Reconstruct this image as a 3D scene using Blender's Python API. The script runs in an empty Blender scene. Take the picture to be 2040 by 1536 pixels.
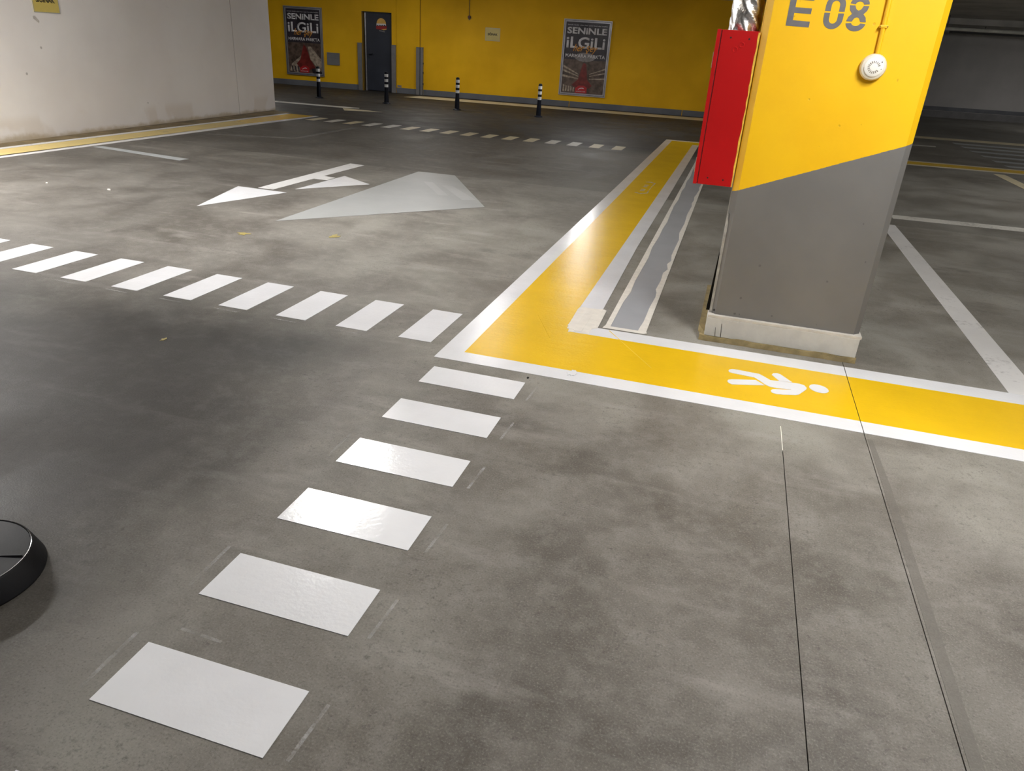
import bpy, bmesh, math, random
from mathutils import Matrix, Vector

random.seed(7)
scene = bpy.context.scene
COL = scene.collection

# ------------------------------------------------------------------ camera
cam_data = bpy.data.cameras.new('camera')
cam_data.sensor_fit = 'HORIZONTAL'
cam_data.sensor_width = 36.0
cam_data.lens = 36.0 * 1448.0 / 2040.0
cam_data.clip_end = 200
cam = bpy.data.objects.new('camera', cam_data)
COL.objects.link(cam)
YAW, PITCH, ROLL = -0.263576, 0.437932, 0.067121
fw = Vector((math.sin(YAW) * math.cos(PITCH), math.cos(YAW) * math.cos(PITCH), -math.sin(PITCH)))
rt = Vector((math.cos(YAW), -math.sin(YAW), 0))
up = rt.cross(fw)
r2 = rt * math.cos(ROLL) + up * math.sin(ROLL)
u2 = up * math.cos(ROLL) - rt * math.sin(ROLL)
m = Matrix((r2, u2, -fw)).transposed().to_4x4()
m.translation = Vector((0, 0, 1.6))
cam.matrix_world = m
scene.camera = cam

# ------------------------------------------------------------------ world, exposure
world = bpy.data.worlds.new('world')
scene.world = world
world.use_nodes = True
bgn = world.node_tree.nodes['Background']
bgn.inputs[0].default_value = (0.9, 0.95, 1.0, 1)
bgn.inputs[1].default_value = 0.012
vs = scene.view_settings
vs.view_transform = 'Standard'
vs.look = 'None'
vs.exposure = 0.42
vs.gamma = 1.0
vs.use_curve_mapping = False
# ceiling lamps: x, y, z, emission strength (the builder is further down)
LAMPS = [
    (-3.5, 6.1, 2.90, 150.0, 'lit white batten lamp above the turn arrow on the floor'),
    (1.25, 2.75, 2.90, 150.0, 'lit white batten lamp above the floor in front of the yellow column'),
    (-7.9, 4.3, 2.90, 490.0, 'lit white batten lamp above the near lane beside the white wall'),
    (-0.4, -1.2, 2.90, 20.0, 'lit white batten lamp above the dash row running towards the viewer'),
    (-3.5, 11.2, 2.90, 22.0, 'dimmed white batten lamp above the floor joint behind the arrow'),
    (-3.4, 18.4, 2.98, 100.0, 'lit white batten lamp above the far lane, before the two right bollards'),
    (-8.4, 19.6, 2.95, 72.0, 'unseen batten lamp added above the far lane to light the wall by the charcoal door'),  # added near the wall, out of view, to brighten it more than the floor
    (-13.0, 19.0, 2.95, 50.0, 'unseen batten lamp added behind the white wall to light the far yellow wall'),  # added out of view to raise the left end of the far wall
    (7.5, 11.0, 2.90, 270.0, 'unseen batten lamp added to light the bay behind the column'),  # no known source here; added to brighten the right-hand bay floor
    (11.5, 21.0, 2.90, 110.0, 'unseen batten lamp added to light the grey hatching at the far right'),  # added beyond the right edge of the view to lift the dark floor
    (13.5, 30.0, 2.90, 130.0, 'unseen batten lamp added to light the dim wall at the far right'),  # extra unseen lamp, put in to brighten the far right wall
]

# ------------------------------------------------------------------ helpers
def tag(o, label=None, cat=None, group=None, kind=None):
    if label: o['label'] = label
    if cat: o['category'] = cat
    if group: o['group'] = group
    if kind: o['kind'] = kind
    return o

def link(name, me, mat=None, parent=None, loc=None):
    o = bpy.data.objects.new(name, me)
    COL.objects.link(o)
    if mat is not None:
        me.materials.append(mat)
    if parent is not None:
        o.parent = parent
    if loc is not None:
        o.location = loc
    return o

def empty(name, loc=(0, 0, 0), rz=0.0):
    o = bpy.data.objects.new(name, None)
    o.empty_display_size = 0.1
    COL.objects.link(o)
    o.location = loc
    o.rotation_euler = (0, 0, rz)
    return o

def bm_obj(name, bm, mat=None, parent=None, smooth=False, loc=None):
    bmesh.ops.recalc_face_normals(bm, faces=bm.faces)
    me = bpy.data.meshes.new(name)
    bm.to_mesh(me)
    bm.free()
    if smooth:
        for p in me.polygons:
            p.use_smooth = True
        try:
            me.set_sharp_from_angle(angle=math.radians(38))
        except Exception:
            pass
    return link(name, me, mat, parent, loc)

def add_poly(bm, pts, a, b, axis='z'):
    """extrude a 2D polygon between a and b; axis 'z': pts are x,y; axis 'y': pts are x,z"""
    if axis == 'z':
        mk = lambda p, h: (p[0], p[1], h)
    elif axis == 'y':
        mk = lambda p, h: (p[0], h, p[1])
    else:
        mk = lambda p, h: (h, p[0], p[1])
    lo = [bm.verts.new(mk(p, a)) for p in pts]
    hi = [bm.verts.new(mk(p, b)) for p in pts]
    n = len(pts)
    bm.faces.new(lo[::-1])
    bm.faces.new(hi)
    for i in range(n):
        bm.faces.new((lo[i], lo[(i + 1) % n], hi[(i + 1) % n], hi[i]))

def prism(name, pts, a, b, mat, parent=None, axis='z', bevel=0.0):
    bm = bmesh.new()
    add_poly(bm, pts, a, b, axis)
    if bevel:
        bmesh.ops.recalc_face_normals(bm, faces=bm.faces)
        bmesh.ops.bevel(bm, geom=list(bm.edges), offset=bevel, segments=2, profile=0.5, affect='EDGES')
    return bm_obj(name, bm, mat, parent)

def film(name, pts, z, mat, parent=None):
    """a dusting of residue lying on the floor: one face, no body"""
    bm = bmesh.new()
    bm.faces.new([bm.verts.new((p[0], p[1], z)) for p in pts])
    for f in bm.faces:
        f.normal_update()
        if f.normal.z < 0: f.normal_flip()
    me = bpy.data.meshes.new(name); bm.to_mesh(me); bm.free()
    return link(name, me, mat, parent)

def rect(x0, y0, x1, y1):
    return [(x0, y0), (x1, y0), (x1, y1), (x0, y1)]

def add_box(bm, x0, y0, z0, x1, y1, z1):
    add_poly(bm, rect(x0, y0, x1, y1), z0, z1)

def box(name, x0, y0, z0, x1, y1, z1, mat, parent=None, bevel=0.0):
    return prism(name, rect(x0, y0, x1, y1), z0, z1, mat, parent, 'z', bevel)

def add_lathe(bm, prof, seg=24, M=None):
    rings = []
    for r, z in prof:
        if r < 1e-6:
            v = bm.verts.new((0, 0, z)); rings.append([v])
        else:
            rings.append([bm.verts.new((r * math.cos(2 * math.pi * k / seg), r * math.sin(2 * math.pi * k / seg), z)) for k in range(seg)])
    for A, B in zip(rings[:-1], rings[1:]):
        for k in range(seg):
            k2 = (k + 1) % seg
            if len(A) == 1 and len(B) == 1: continue
            if len(A) == 1: bm.faces.new((A[0], B[k2], B[k]))
            elif len(B) == 1: bm.faces.new((A[k], A[k2], B[0]))
            else: bm.faces.new((A[k], A[k2], B[k2], B[k]))
    if M is not None:
        vs_ = [v for rg in rings for v in rg]
        bmesh.ops.transform(bm, matrix=M, verts=vs_)

def lathe(name, prof, mat, parent=None, seg=24, M=None, loc=None):
    bm = bmesh.new()
    add_lathe(bm, prof, seg, M)
    return bm_obj(name, bm, mat, parent, True, loc)

def add_tube(bm, p0, p1, r, seg=12):
    p0, p1 = Vector(p0), Vector(p1)
    d = p1 - p0
    M = Matrix.Translation(p0) @ d.to_track_quat('Z', 'Y').to_matrix().to_4x4()
    add_lathe(bm, [(0, 0), (r, 0), (r, d.length), (0, d.length)], seg, M)

def tube(name, p0, p1, r, mat, parent=None, seg=12):
    bm = bmesh.new()
    add_tube(bm, p0, p1, r, seg)
    return bm_obj(name, bm, mat, parent, True)

def ellipse(cx, cy, rx, ry, n=24, t0=0.0, t1=2 * math.pi, closed=True):
    k = n if closed else n + 1
    return [(cx + rx * math.cos(t0 + (t1 - t0) * i / n), cy + ry * math.sin(t0 + (t1 - t0) * i / n)) for i in range(k)]

def text_obj(name, body, x, z, width, height, y, mat, parent, bold=0.0, shear=0.0, thick=0.001, align='LEFT'):
    """flat lettering in the local x-z plane at depth y (facing -y), stretched to width x height"""
    cu = bpy.data.curves.new(name, 'FONT')
    cu.body = body
    cu.offset = bold
    cu.shear = shear
    cu.resolution_u = 3
    cu.extrude = 0.0
    t = bpy.data.objects.new(name, cu)
    COL.objects.link(t)
    bpy.context.view_layer.update()
    dg = bpy.context.evaluated_depsgraph_get()
    me = bpy.data.meshes.new_from_object(t.evaluated_get(dg))
    bpy.data.objects.remove(t)
    xs = [v.co.x for v in me.vertices]; ys = [v.co.y for v in me.vertices]
    sx = width / (max(xs) - min(xs)); sy = height / (max(ys) - min(ys))
    x0, y0 = min(xs), min(ys)
    for v in me.vertices:
        v.co = (x + (v.co.x - x0) * sx, y, z + (v.co.y - y0) * sy)
    bm = bmesh.new(); bm.from_mesh(me)
    ret = bmesh.ops.extrude_face_region(bm, geom=list(bm.faces))
    bmesh.ops.translate(bm, vec=(0, -thick, 0), verts=[e for e in ret['geom'] if isinstance(e, bmesh.types.BMVert)])
    bpy.data.meshes.remove(me)
    return bm_obj(name, bm, mat, parent)

# ------------------------------------------------------------------ materials
class NT:
    def __init__(self, name):
        self.mat = bpy.data.materials.new(name)
        self.mat.use_nodes = True
        self.t = self.mat.node_tree
        self.bsdf = self.t.nodes['Principled BSDF']
        self.out = self.t.nodes['Material Output']
        tc = self.t.nodes.new('ShaderNodeTexCoord')
        self.co = tc.outputs['Object']
    def n(self, typ, **kw):
        nd = self.t.nodes.new(typ)
        for k, v in kw.items():
            setattr(nd, k, v)
        return nd
    def set(self, sock, v):
        if hasattr(v, 'is_linked') or isinstance(v, bpy.types.NodeSocket):
            self.t.links.new(v, sock)
        else:
            sock.default_value = v
    def noise(self, scale, detail=4.0, rough=0.55, co=None, dist=0.0):
        nd = self.n('ShaderNodeTexNoise')
        self.set(nd.inputs['Vector'], co if co is not None else self.co)
        nd.inputs['Scale'].default_value = scale
        nd.inputs['Detail'].default_value = detail
        nd.inputs['Roughness'].default_value = rough
        nd.inputs['Distortion'].default_value = dist
        return nd.outputs['Fac']
    def voro(self, scale, co=None):
        nd = self.n('ShaderNodeTexVoronoi')
        self.set(nd.inputs['Vector'], co if co is not None else self.co)
        nd.inputs['Scale'].default_value = scale
        return nd
    def math(self, op, a, b=0.0, c=None):
        nd = self.n('ShaderNodeMath', operation=op)
        self.set(nd.inputs[0], a); self.set(nd.inputs[1], b)
        if c is not None: self.set(nd.inputs[2], c)
        return nd.outputs[0]
    def ramp(self, f, lo, hi, a=0.0, b=1.0):
        nd = self.n('ShaderNodeMapRange')
        self.set(nd.inputs['Value'], f)
        nd.inputs['From Min'].default_value = lo; nd.inputs['From Max'].default_value = hi
        nd.inputs['To Min'].default_value = a; nd.inputs['To Max'].default_value = b
        nd.interpolation_type = 'SMOOTHSTEP'
        return nd.outputs['Result']
    def mix(self, f, a, b, blend='MIX'):
        nd = self.n('ShaderNodeMix', data_type='RGBA', blend_type=blend)
        self.set(nd.inputs[0], f)
        self.set(nd.inputs[6], tuple(a) + (1,) if isinstance(a, (tuple, list)) and len(a) == 3 else a)
        self.set(nd.inputs[7], tuple(b) + (1,) if isinstance(b, (tuple, list)) and len(b) == 3 else b)
        return nd.outputs[2]
    def mapping(self, scale=(1, 1, 1), rot=(0, 0, 0)):
        nd = self.n('ShaderNodeMapping')
        self.set(nd.inputs['Vector'], self.co)
        nd.inputs['Scale'].default_value = scale
        nd.inputs['Rotation'].default_value = rot
        return nd.outputs[0]
    def xyz(self):
        nd = self.n('ShaderNodeSeparateXYZ')
        self.t.links.new(self.co, nd.inputs[0])
        return nd.outputs
    def bump(self, h, strength, dist=0.01):
        nd = self.n('ShaderNodeBump')
        nd.inputs['Strength'].default_value = strength
        nd.inputs['Distance'].default_value = dist
        self.set(nd.inputs['Height'], h)
        self.t.links.new(nd.outputs[0], self.bsdf.inputs['Normal'])
    def col(self, c): self.set(self.bsdf.inputs['Base Color'], tuple(c) + (1,) if isinstance(c, (tuple, list)) and len(c) == 3 else c)
    def rough(self, r): self.set(self.bsdf.inputs['Roughness'], r)
    def spec(self, s): self.bsdf.inputs['Specular IOR Level'].default_value = s

def sc(c, k): return tuple(min(1.0, x * k) for x in c)

def plain(name, c, rough=0.5, var=0.12, scale=5.0, bump=0.0, bscale=60.0, metallic=0.0, spec=0.5):
    t = NT(name)
    f = t.ramp(t.noise(scale), 0.3, 0.7)
    t.col(t.mix(f, sc(c, 1 - var), sc(c, 1 + var)))
    t.rough(rough)
    t.spec(spec)
    t.bsdf.inputs['Metallic'].default_value = metallic
    if bump:
        t.bump(t.noise(bscale, 3), bump, 0.005)
    return t.mat

def floor_material(name, patch=None, tone=1.0):
    t = NT(name)
    x, y, z = t.xyz()
    big = t.noise(0.42, 4, 0.55)
    mid = t.noise(1.7, 6, 0.62, dist=0.4)
    streak = t.noise(2.4, 5, 0.6, co=t.mapping((0.45, 2.0, 1)))
    fine = t.noise(38, 4, 0.7)
    grain = t.noise(150, 3, 0.7)
    # rubbed-in tyre dirt lies in the driving lanes, the corner by the walkway stays cleaner
    wob = t.math('MULTIPLY_ADD', t.noise(1.1, 4), 1.6, -0.8)
    wob2 = t.math('MULTIPLY_ADD', t.noise(0.9, 4, co=t.mapping((1, 1, 1), (0, 0, 1.0))), 1.4, -0.7)
    lane_y = t.ramp(t.math('ADD', y, wob), 2.3, 3.7, 0.0, 1.0)
    lane_x = t.ramp(t.math('ADD', x, wob2), -4.2, 0.2, 0.0, 1.0)
    clean = t.math('MULTIPLY', t.math('MULTIPLY_ADD', lane_y, 0.75, 0.25), t.math('MULTIPLY_ADD', lane_x, 0.7, 0.3))
    f1 = t.ramp(t.math('ADD', t.math('MULTIPLY', big, 0.4), t.math('MULTIPLY', mid, 0.6)), 0.36, 0.64)
    c_dirty = t.mix(f1, (0.060, 0.052, 0.044), (0.138, 0.125, 0.109))
    c_clean = t.mix(f1, (0.165, 0.151, 0.127), (0.305, 0.293, 0.260))
    # scrubbed margin around the freshly painted dash row
    bx = t.ramp(t.math('ABSOLUTE', t.math('ADD', t.math('ADD', x, 1.05), t.math('MULTIPLY', wob2, 0.25))), 0.85, 0.40)
    by = t.math('MULTIPLY', bx, t.ramp(t.math('ADD', y, t.math('MULTIPLY', wob, 0.1)), 3.9, 3.4))
    clean = t.math('MAXIMUM', clean, t.math('MULTIPLY', by, 0.62))
    c = t.mix(clean, c_dirty, c_clean)
    s = t.ramp(streak, 0.55, 0.75)
    c = t.mix(t.math('MULTIPLY', s, 0.45), c, (0.33, 0.31, 0.285))
    dk = t.ramp(t.noise(0.9, 6, 0.7, co=t.mapping((0.6, 1.5, 1), (0, 0, 0.3))), 0.56, 0.72)
    c = t.mix(t.math('MULTIPLY', dk, 0.68), c, (0.070, 0.060, 0.052))
    c = t.mix(t.ramp(t.noise(9, 6, 0.72), 0.42, 0.72, 0.0, 0.32), c, (0.30, 0.285, 0.26))
    c = t.mix(t.math('MULTIPLY', t.ramp(fine, 0.52, 0.72, 0.0, 0.6), t.ramp(t.noise(2.2, 4), 0.35, 0.65)), c, (0.058, 0.052, 0.046))
    c = t.mix(t.ramp(grain, 0.50, 0.75, 0.0, 0.45), c, (0.33, 0.31, 0.285))
    c = t.mix(t.ramp(grain, 0.46, 0.30, 0.0, 0.45), c, (0.05, 0.045, 0.04))
    if patch:
        c = t.mix(0.62, c, patch)
    # tyre dirt with light falloff painted in left of the dash row; more darkening below
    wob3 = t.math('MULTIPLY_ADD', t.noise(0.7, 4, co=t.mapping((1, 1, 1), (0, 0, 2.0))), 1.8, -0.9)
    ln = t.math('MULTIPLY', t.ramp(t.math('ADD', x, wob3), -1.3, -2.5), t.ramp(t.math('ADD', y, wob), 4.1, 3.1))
    far = t.ramp(t.math('ADD', y, t.math('MULTIPLY', wob2, 0.6)), 12.9, 14.3)  # far lane colour darkened to offset the strong far lamps
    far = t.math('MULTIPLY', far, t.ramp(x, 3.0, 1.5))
    side = t.math('MULTIPLY', t.ramp(t.math('ADD', x, wob3), -3.9, -5.2), t.ramp(y, 9.0, 7.6))  # floor colour by the white wall darkened against the lamp's spill
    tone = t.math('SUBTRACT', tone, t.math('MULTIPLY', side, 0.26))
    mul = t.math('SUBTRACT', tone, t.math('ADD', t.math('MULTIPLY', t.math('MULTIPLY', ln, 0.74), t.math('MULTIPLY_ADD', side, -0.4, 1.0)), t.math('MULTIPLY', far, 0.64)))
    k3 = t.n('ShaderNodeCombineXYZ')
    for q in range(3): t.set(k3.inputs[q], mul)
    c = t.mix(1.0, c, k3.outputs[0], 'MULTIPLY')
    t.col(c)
    t.rough(t.ramp(mid, 0.3, 0.7, 0.50, 0.68))
    t.spec(0.22)
    t.bump(t.math('ADD', t.math('MULTIPLY', fine, 0.5), grain), 0.22, 0.003)
    return t.mat

def road_paint(name, c, worn=0.0, rough=0.26, bump=0.10, dirt=(0.13, 0.12, 0.11), streaks=False):
    t = NT(name)
    f = t.noise(3.0, 4)
    col = t.mix(t.ramp(f, 0.3, 0.7), sc(c, 0.95), sc(c, 1.03))
    if worn > 0:
        w = t.ramp(t.math('ADD', t.math('MULTIPLY', t.noise(2.2, 6, 0.65), 0.6), t.math('MULTIPLY', t.noise(28, 4), 0.4)), 0.62 - 0.35 * worn, 0.80 - 0.30 * worn)
        col = t.mix(t.math('MULTIPLY', w, 0.85), col, dirt)
    t.col(col)
    t.rough(rough)
    t.spec(0.5)
    h = t.math('ADD', t.noise(55, 3), t.math('MULTIPLY', t.noise(9, 2), 0.8))
    if streaks:
        h = t.math('ADD', h, t.math('MULTIPLY', t.noise(7, 4, 0.6, co=t.mapping((0.35, 2.2, 1))), 1.6))
    t.bump(h, bump, 0.006)
    return t.mat

def speckle_mat(name, c, dust, alpha_lo, alpha_hi, scale=18.0):
    """thin patchy residue: see-through between its grains"""
    t = NT(name)
    t.col(c)
    t.rough(0.8)
    a = t.ramp(t.math('ADD', t.math('MULTIPLY', t.noise(scale, 5, 0.7), 0.6), t.math('MULTIPLY', t.noise(scale * 9, 3, 0.7), 0.4)), alpha_lo, alpha_hi)
    t.set(t.bsdf.inputs['Alpha'], t.math('MULTIPLY', a, dust))
    return t.mat

M = {}
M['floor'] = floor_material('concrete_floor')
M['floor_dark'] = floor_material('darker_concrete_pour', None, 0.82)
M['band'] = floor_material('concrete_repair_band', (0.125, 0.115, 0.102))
M['joint'] = plain('joint_filler', (0.055, 0.046, 0.038), 0.8)
M['white'] = road_paint('fresh_white_paint', (0.77, 0.775, 0.80), 0.0, 0.17, 0.13)
M['white_dull'] = road_paint('older_white_paint', (0.72, 0.71, 0.70), 0.25, 0.4)
M['yellow'] = road_paint('fresh_yellow_paint', (0.80, 0.50, 0.008), 0.0, 0.25, 0.16, streaks=True)
M['ridge'] = road_paint('yellow_brush_ridge', (0.82, 0.56, 0.06))
M['over_light'] = road_paint('thin_grey_cover_paint', (0.37, 0.375, 0.37), 0.0, 0.45)
M['old_white'] = road_paint('worn_white_paint', (0.62, 0.60, 0.55), 0.35, 0.5)
M['old_cream'] = road_paint('cream_paint', (0.62, 0.54, 0.36), 0.25, 0.5)
M['old_yellow'] = road_paint('faded_yellow_paint', (0.66, 0.51, 0.19), 0.18, 0.5)
M['grey_line'] = road_paint('pale_grey_paint', (0.36, 0.38, 0.39), 0.2, 0.5)
M['over_grey'] = road_paint('grey_cover_paint', (0.31, 0.315, 0.31), 0.12, 0.42, 0.08, (0.42, 0.42, 0.41))
M['grey_strip'] = road_paint('grey_blue_paint', (0.34, 0.35, 0.37), 0.0, 0.45, 0.05)
M['tape'] = plain('masking_tape', (0.72, 0.685, 0.62), 0.6, 0.06, 20)
M['faint'] = speckle_mat('rubbed_out_line', (0.42, 0.41, 0.39), 0.6, 0.38, 0.62, 9)
M['spray'] = speckle_mat('paint_dust', (0.60, 0.59, 0.58), 0.50, 0.36, 0.66, 14)
M['trace'] = speckle_mat('showing_old_paint', (0.44, 0.44, 0.43), 0.4, 0.2, 0.5, 3)
M['ghost'] = speckle_mat('worn_stencil_paint', (0.75, 0.72, 0.62), 0.55, 0.36, 0.58, 22)
M['grime'] = plain('brown_grime', (0.19, 0.14, 0.068), 0.75, 0.35, 3.0, 0.3, 40)
M['splash'] = road_paint('yellow_splash', (0.30, 0.24, 0.07), 0.3, 0.5)
M['paper'] = plain('white_paper', (0.8, 0.78, 0.7), 0.7, 0.05)
M['charcoal'] = plain('charcoal_paint', (0.022, 0.026, 0.040), 0.55, 0.12, 2.0)
M['dark_metal'] = plain('dark_metal', (0.02, 0.022, 0.03), 0.4)
M['grey_base'] = plain('grey_skirting_paint', (0.125, 0.130, 0.145), 0.6, 0.12, 2.0)
M['grey_post'] = plain('grey_guard_paint', (0.17, 0.165, 0.165), 0.6, 0.12, 3.0)
M['alu'] = plain('brushed_aluminium', (0.42, 0.41, 0.43), 0.35, 0.08, 12, metallic=0.6)
M['black_rubber'] = plain('black_rubber', (0.009, 0.009, 0.010), 0.5, 0.25, 8, 0.1, 90, 0.0, 0.10)
M['rubber_base'] = plain('black_base_plastic', (0.010, 0.010, 0.012), 0.5, 0.2, 5, 0.05, 120, 0.0, 0.15)
M['bead'] = plain('glossy_black_bead', (0.02, 0.02, 0.022), 0.12, 0.05)
M['tape_grey'] = plain('old_tape_glue', (0.50, 0.465, 0.43), 0.7, 0.1, 30)
M['bollard_white'] = plain('reflective_white_band', (0.85, 0.85, 0.85), 0.35, 0.03)
M['black_plastic'] = plain('bollard_black', (0.007, 0.009, 0.017), 0.5, 0.1, 5, 0.0, 60, 0.0, 0.2)
M['cream_plastic'] = plain('cream_plastic', (0.74, 0.69, 0.58), 0.35, 0.04)
M['white_plastic'] = plain('white_plastic', (0.86, 0.84, 0.78), 0.35, 0.03)
M['slot'] = plain('slot_shadow_grey', (0.22, 0.19, 0.16), 0.7)
M['red'] = plain('red_cabinet_paint', (0.44, 0.008, 0.009), 0.33, 0.05, 3.0, 0.03, 8, 0.0, 0.3)
M['red_dark'] = plain('red_cabinet_seam', (0.10, 0.004, 0.005), 0.6)
M['hole'] = plain('screw_hole_black', (0.008, 0.006, 0.006), 0.7)
M['smear'] = plain('yellow_paint_smear', (0.80, 0.50, 0.06), 0.5, 0.2, 30, 0.3, 70)
M['sign'] = plain('sign_yellow', (0.66, 0.52, 0.13), 0.45, 0.04)
M['sign_pale'] = plain('sign_cream', (0.58, 0.46, 0.16), 0.45, 0.04)
M['ink'] = plain('black_ink', (0.012, 0.010, 0.010), 0.5)
M['lamp_body'] = plain('lamp_housing', (0.7, 0.7, 0.7), 0.4)
M['poster_dark'] = plain('poster_dark_print', (0.035, 0.028, 0.035), 0.3, 0.5, 3.0)
M['poster_brown'] = plain('poster_brown_print', (0.10, 0.068, 0.052), 0.3, 0.5, 7.0)
M['poster_grey'] = plain('poster_grey_print', (0.24, 0.22, 0.22), 0.3, 0.2, 6.0)
M['poster_beige'] = plain('poster_beige_print', (0.36, 0.29, 0.22), 0.3, 0.4, 14.0)
M['poster_red'] = plain('poster_dark_red_print', (0.17, 0.022, 0.018), 0.3, 0.35, 6.0)
M['poster_logo'] = plain('poster_red_logo', (0.42, 0.020, 0.022), 0.3, 0.08)
M['poster_white'] = plain('poster_white_print', (0.74, 0.72, 0.74), 0.3, 0.03)
M['poster_orange'] = plain('poster_orange_print', (0.72, 0.33, 0.06), 0.3, 0.15, 20)
M['logo_yellow'] = plain('logo_yellow', (0.72, 0.42, 0.08), 0.4, 0.08)
M['logo_red'] = plain('logo_red', (0.30, 0.012, 0.012), 0.4, 0.08)
M['pipe_white'] = plain('white_pipe', (0.55, 0.55, 0.5), 0.5)
M['pipe_dark'] = plain('dark_duct', (0.05, 0.05, 0.05), 0.6)
M['soffit'] = plain('concrete_soffit', (0.42, 0.41, 0.39), 0.85, 0.2, 1.2, 0.2, 30)
M['far_grey'] = plain('dull_white_wall', (0.45, 0.435, 0.42), 0.8, 0.08, 0.8)
M['cond_dark'] = plain('brown_conduit', (0.20, 0.12, 0.02), 0.5)

def yellow_wall_mat():
    t = NT('yellow_wall_paint')
    f = t.ramp(t.noise(0.8, 4), 0.3, 0.7)
    c = t.mix(f, (0.72, 0.395, 0.005), (0.84, 0.475, 0.008))
    d = t.ramp(t.noise(2.6, 6, 0.7), 0.60, 0.78)
    c = t.mix(t.math('MULTIPLY', d, 0.22), c, (0.40, 0.24, 0.03))
    t.col(c); t.rough(0.6); t.spec(0.2)
    t.bump(t.noise(30, 3), 0.12, 0.004)
    return t.mat
M['yellow_wall'] = yellow_wall_mat()

def white_wall_mat():
    t = NT('white_wall_paint')
    x, y, z = t.xyz()
    c = t.mix(t.ramp(t.noise(0.7, 4), 0.3, 0.7), (0.80, 0.755, 0.725), (0.87, 0.835, 0.81))
    # damp-stained, repaired patches along the foot
    st = t.ramp(t.noise(1.6, 3, 0.4, co=t.mapping((1, 1, 0.6))), 0.50, 0.56)
    low = t.ramp(z, 0.36, 0.20)
    c = t.mix(t.math('MULTIPLY', t.math('MULTIPLY', st, low), 0.30), c, (0.60, 0.49, 0.36))
    foot = t.ramp(t.math('ADD', z, t.math('MULTIPLY_ADD', t.noise(1.3, 6, 0.7), 0.24, -0.12)), 0.08, 0.0)
    c = t.mix(t.math('MULTIPLY', foot, 0.7), c, (0.42, 0.32, 0.17))
    v = t.voro(2.3)
    spot = t.ramp(v.outputs['Distance'], 0.050, 0.030)
    pick = t.math('GREATER_THAN', t.noise(1.7, 1), 0.40)
    c = t.mix(t.math('MULTIPLY', t.math('MULTIPLY', spot, pick), 0.6), c, (0.25, 0.22, 0.20))
    sm = t.ramp(t.noise(7, 5, 0.7, co=t.mapping((0.5, 1, 2.0))), 0.66, 0.78)
    c = t.mix(t.math('MULTIPLY', sm, 0.3), c, (0.40, 0.35, 0.31))
    t.col(c); t.rough(0.6)
    t.bump(t.math('ADD', t.noise(22, 3), t.noise(4, 3)), 0.12, 0.006)
    return t.mat
M['white_wall'] = white_wall_mat()

def column_mat():
    """yellow above a slanting line, grey below, small casting pits"""
    t = NT('column_paint')
    x, y, z = t.xyz()
    line = t.math('MULTIPLY_ADD', x, 0.396, 0.895)          # paint edge climbs to the right
    wob = t.math('MULTIPLY_ADD', t.noise(90, 2), 0.006, -0.003)
    above = t.math('GREATER_THAN', t.math('ADD', z, wob), line)
    yl = t.mix(t.ramp(t.noise(2.0, 3), 0.3, 0.7), (0.88, 0.50, 0.008), (0.92, 0.545, 0.010))
    gr = t.mix(t.ramp(t.noise(2.5, 4), 0.3, 0.7), (0.160, 0.157, 0.153), (0.182, 0.178, 0.172))
    c = t.mix(above, gr, yl)
    v = t.voro(9.5)
    pit = t.ramp(v.outputs['Distance'], 0.085, 0.055)
    pick = t.ramp(t.noise(5.5, 1), 0.47, 0.51)
    pits = t.math('MULTIPLY', pit, pick)
    v2 = t.voro(22, co=t.mapping((1, 1, 0.6)))
    pit2 = t.math('MULTIPLY', t.ramp(v2.outputs['Distance'], 0.12, 0.08), t.ramp(t.noise(8, 1), 0.63, 0.66))
    pits = t.math('MAXIMUM', pits, pit2)
    c = t.mix(t.math('MULTIPLY', pits, 0.45), c, t.mix(above, (0.06, 0.06, 0.06), (0.40, 0.22, 0.01)))
    t.col(c); t.spec(0.3); t.rough(t.math('MULTIPLY_ADD', t.noise(6, 3), 0.2, 0.38))
    t.bump(t.math('SUBTRACT', t.math('MULTIPLY', t.noise(45, 3), 0.25), pits), 0.25, 0.006)
    return t.mat
M['column'] = column_mat()
M['column_yellow'] = plain('column_yellow_paint', (0.88, 0.50, 0.008), 0.42, 0.04, 6)
M['stencil_grey'] = plain('stencil_grey_paint', (0.145, 0.140, 0.145), 0.55, 0.08, 30, 0.1, 90)
M['chipped'] = plain('chipped_grey_edge', (0.33, 0.32, 0.30), 0.6, 0.2, 25)

def plinth_mat():
    t = NT('plinth_concrete')
    c = t.mix(t.ramp(t.noise(7, 4), 0.3, 0.7), (0.48, 0.47, 0.44), (0.58, 0.57, 0.53))
    s = t.ramp(t.noise(16, 3, co=t.mapping((1, 1, 0.4))), 0.68, 0.74)
    c = t.mix(t.math('MULTIPLY', s, 0.3), c, (0.16, 0.15, 0.13))
    t.col(c); t.rough(0.6)
    t.bump(t.noise(60, 3), 0.15, 0.004)
    return t.mat
M['plinth'] = plinth_mat()
M['plinth_top'] = plain('plinth_top_concrete', (0.56, 0.53, 0.48), 0.6, 0.10, 14, 0.2, 60)
M['mortar'] = plain('brown_mortar', (0.24, 0.185, 0.085), 0.8, 0.3, 9, 0.4, 60)

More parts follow.
